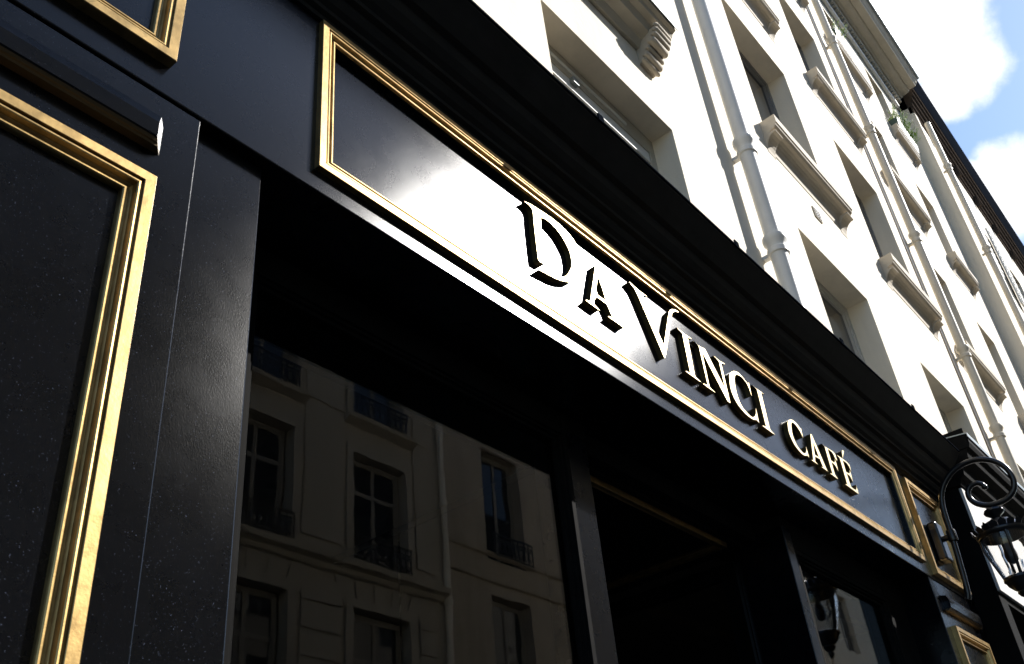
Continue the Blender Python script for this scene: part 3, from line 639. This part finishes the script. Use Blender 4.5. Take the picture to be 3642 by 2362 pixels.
# ================================================================== the shop next door
nx = root('neighbour_shopfront', 'dark shopfront next door with white fascia and black canopy cornice', 'shopfront')
NX0, NX1 = 6.29, 12.4
link('pier', MB().box(NX0, NX0+.16, -.13, .19, .13, 4.10), 'matte', nx, bevel=.004)
link('fascia', MB().box(NX0+.005, NX1, -.150, -.131, 3.405, 4.075), 'white_sign', nx, bevel=.003)
link('carcass', MB().box(NX0+.165, NX1, -.128, .19, 3.36, 4.10), 'matte', nx)
gl = MB()
for (x, pts) in ((6.62, [(0, .05), (.09, .02), (.10, .32), (.02, .34), (.05, .30), (.04, .10)]), (6.80, [(0, .02), (.05, .02), (.05, .30), (.13, .34), (0, .36)]), (7.05, [(0, .02), (.12, .02), (.12, .07), (.05, .07), (.05, .33), (0, .33)]), (7.28, [(0, .02), (.05, .02), (.05, .33), (0, .33)])):
    gl.prism_y([(x+a_, 3.52+b_) for a_, b_ in pts], -.158, -.1505)
link('lettering', gl, 'black2', nx)
ncp = [(.19, 4.085), (-.16, 4.085), (-.17, 4.12), (-.20, 4.14), (-.21, 4.20), (-.26, 4.24), (-.27, 4.29), (-.29, 4.30), (-.30, 4.33), (-.30, 4.385), (.10, 4.43), (.19, 4.43)]
ncr = link('cornice', MB().prism_x(ncp, NX0-.02, NX1), 'matte', nx)
link('flashing', MB().prism_x([(.19, 4.440), (.10, 4.440), (-.308, 4.395), (-.308, 4.365), (-.304, 4.365), (-.304, 4.388), (.10, 4.433), (.19, 4.433)], NX0-.03, NX1), 'zinc', ncr)
link('side_return', MB().box(NX0-.026, NX0-.0205, -.29, .19, 4.30, 4.436), 'matte', ncr)
link('lower_front', MB().box(NX0+.165, NX1, .02, .1, .13, 3.36), 'black2', nx)
for i in range(4):
    link('window_pane', MB().box(NX0+.4+i*1.45, NX0+1.65+i*1.45, .008, .018, .6, 3.1), 'pane', nx)
    link('awning_rail', MB().box(NX0+.3+i*1.45, NX0+.34+i*1.45, -.02, .02, .2, 3.3), 'black2', nx)

# ================================================================== the other side of the street (seen in the glass)
YO = -10.0
def balcony(parent, a, b, z, h=.52, n=9):
    y = YO + .10
    bo = link('balcony_rail', MB().box(a-.02, b+.02, y, y+.03, z+h-.035, z+h).box(a-.02, b+.02, y+.005, y+.025, z+.03, z+.05).box(a-.02, b+.02, y+.005, y+.025, z+h-.13, z+h-.11), 'iron', parent)
    w = (b-a)/n
    mb = MB()
    for i in range(n+1): mb.box(a+i*w-.008, a+i*w+.008, y+.006, y+.022, z+.04, z+h-.03)
    for i in range(n):
        cx, cz = a+(i+.5)*w, z+.22
        mb.tube([(cx+w*.38*math.cos(t*.7854), y+.014, cz+.12*math.sin(t*.7854)) for t in range(9)], .009, 5)
        mb.tube([(cx+w*.30*math.cos(t*1.2566), y+.014, cz+.12+.045*math.sin(t*1.2566)) for t in range(6)], .008, 5)
    link('scrollwork', mb, 'iron', bo)
hA = root('opposite_house', 'rendered house with iron balconies across the street, reflected in the left cafe window', 'building')
AX1 = 13.25
colsA = [(-2.56, -1.22), (.14, 1.48), (2.86, 4.18), (5.56, 6.88), (8.26, 9.58), (10.96, 12.30)]
opA = []
for a, b in colsA: opA += [(a, b, 8.14, 10.29), (a, b, 11.02, 13.1), (a, b, 4.9, 7.36), (a, b, 1.0, 4.0)]
link('wall', wall_with_openings(-4.0, AX1, 0.0, 14.0, YO, opA, .22, -1), 'opp', hA)
for a, b in colsA:
    for (c, d, bal) in ((8.14, 10.29, 1), (11.02, 13.1, 1), (4.9, 7.36, 0), (1.0, 4.0, 0)):
        w_ = small_window(hA, a+.06, b-.06, c, d-.04, YO-.16, 'opp_frame', -1, transom=c+(d-c)*.68)
        link('curtain', MB().box(a+.1, a+.5, YO-.24, YO-.23, c, d).box(b-.5, b-.1, YO-.24, YO-.23, c, d), 'curtain', w_)
        if bal: balcony(hA, a, b, c)
        link('architrave', MB().box(a-.16, a-.001, YO+.002, YO+.045, c, d+.16).box(b+.001, b+.16, YO+.002, YO+.045, c, d+.16).box(a-.001, b+.001, YO+.002, YO+.045, d+.001, d+.16), 'opp', hA)
    link('window_ledge', MB().prism_x([(YO+.001, 10.86), (YO+.20, 10.93), (YO+.22, 11.0), (YO+.001, 11.0)], a-.22, b+.22), 'opp', hA)
    for k in range(5):
        x = (a+b)/2 + (k-2)*.36; sl = (k-2)*.10
        link('keystone', MB().prism_y([(x-.16, 7.37), (x+.16, 7.37), (x+.17+sl, 7.86), (x-.17+sl, 7.86)], YO+.001, YO+.035), 'opp', hA)
for i in range(len(colsA)):
    a = colsA[i][1]+.24; b = (colsA[i+1][0]-.24) if i+1 < len(colsA) else AX1-.25
    link('wall_panel', MB().box(a, b, YO+.001, YO+.03, 8.40, 10.9).box(a, b, YO+.001, YO+.03, 11.05, 13.2), 'opp', hA)
    for k in range(9):
        z = 3.6+k*.46
        if z < 7.3: link('stone_course', MB().box(a+.02, b-.02, YO+.001, YO+.04, z+.02, z+.44), 'opp', hA)
link('string_course', MB().prism_x([(YO+.001, 7.87), (YO+.06, 7.90), (YO+.10, 7.98), (YO+.20, 8.02), (YO+.22, 8.12), (YO+.001, 8.14)], -4.0, AX1-.02), 'opp', hA)
link('eaves', MB().prism_x([(YO+.001, 13.65), (YO+.10, 13.7), (YO+.20, 13.85), (YO+.30, 13.95), (YO+.30, 14.05), (YO+.001, 14.1)], -4.0, AX1-.02), 'opp', hA)
link('roof', MB().prism_x([(YO+.28, 14.06), (YO-1.1, 16.4), (YO-6, 17.2), (YO-6, 14.06)], -4.0, AX1), 'slate', hA)
link('floor_back', MB().box(-4.0, AX1, YO-6, YO-.48, 0, 14.0), 'room', hA)
rp = root('rain_pipe', 'grey rain pipe between the two houses reflected in the left cafe window', 'pipe', 'rain pipes on the facades')
link('pipe', MB().tube([(13.28, YO+.09, .1), (13.28, YO+.09, 13.8)], .065, 14), 'pipe_cream', rp, smooth=True)
for z in (7.9, 9.9, 12.0): link('collar', MB().lathe([(.065, z-.06), (.085, z-.05), (.085, z+.05), (.065, z+.06)], 13.28, YO+.09, 14), 'pipe_cream', rp, smooth=True)
hB = root('opposite_stone_house', 'plain limestone house across the street, reflected beside the rain pipe', 'building')
colsB = [(14.78, 16.03), (18.0, 19.25), (21.2, 22.45), (24.4, 25.65), (27.6, 28.85)]
opB = []
for a, b in colsB: opB += [(a, b, 9.2, 11.75), (a, b, 6.0, 8.44), (a, b, 12.6, 13.6), (a, b, 1.2, 4.2)]
link('wall', wall_with_openings(13.30, 31.5, 0.0, 14.2, YO-.08, opB, .28, -1), 'opp_stone', hB)
for a, b in colsB:
    for (c, d) in ((9.2, 11.75), (6.0, 8.44), (12.6, 13.6), (1.2, 4.2)):
        small_window(hB, a+.04, b-.04, c, d-.03, YO-.28, 'opp_frame', -1)
    balcony(hB, a, b, 9.2, .5, 8)
for z in (8.72, 9.30, 12.05): link('string_course', MB().prism_x([(YO-.079, z-.05), (YO-.03, z-.02), (YO-.02, z+.05), (YO-.079, z+.08)], 13.40, 31.45), 'opp_stone', hB)
link('roof', MB().prism_x([(YO+.15, 14.1), (YO+.15, 14.25), (YO-1.2, 16.5), (YO-6, 17.3), (YO-6, 14.1)], 13.30, 31.5), 'slate', hB)
link('floor_back', MB().box(13.3, 31.5, YO-6, YO-.62, 0, 14.0), 'room', hB)

hC = root('opposite_corner_house', 'pale house with slate roof farthest along the opposite side of the street', 'building')
opC = [(33.0+i*2.9, 34.2+i*2.9, z, z+2.0) for i in range(5) for z in (1.2, 4.6, 7.6, 10.4)]
link('wall', wall_with_openings(31.6, 49.0, 0.0, 13.2, YO, opC, .2, -1), 'opp', hC)
for o in opC: small_window(hC, *o, YO-.15, 'opp_frame', -1)
link('roof', MB().prism_x([(YO+.2, 13.1), (YO+.2, 13.25), (YO-2.5, 15.8), (YO-5, 13.1)], 31.55, 49.1), 'slate', hC)
link('floor_back', MB().box(31.6, 49.0, YO-5, YO-.5, 0, 13.1), 'room', hC)
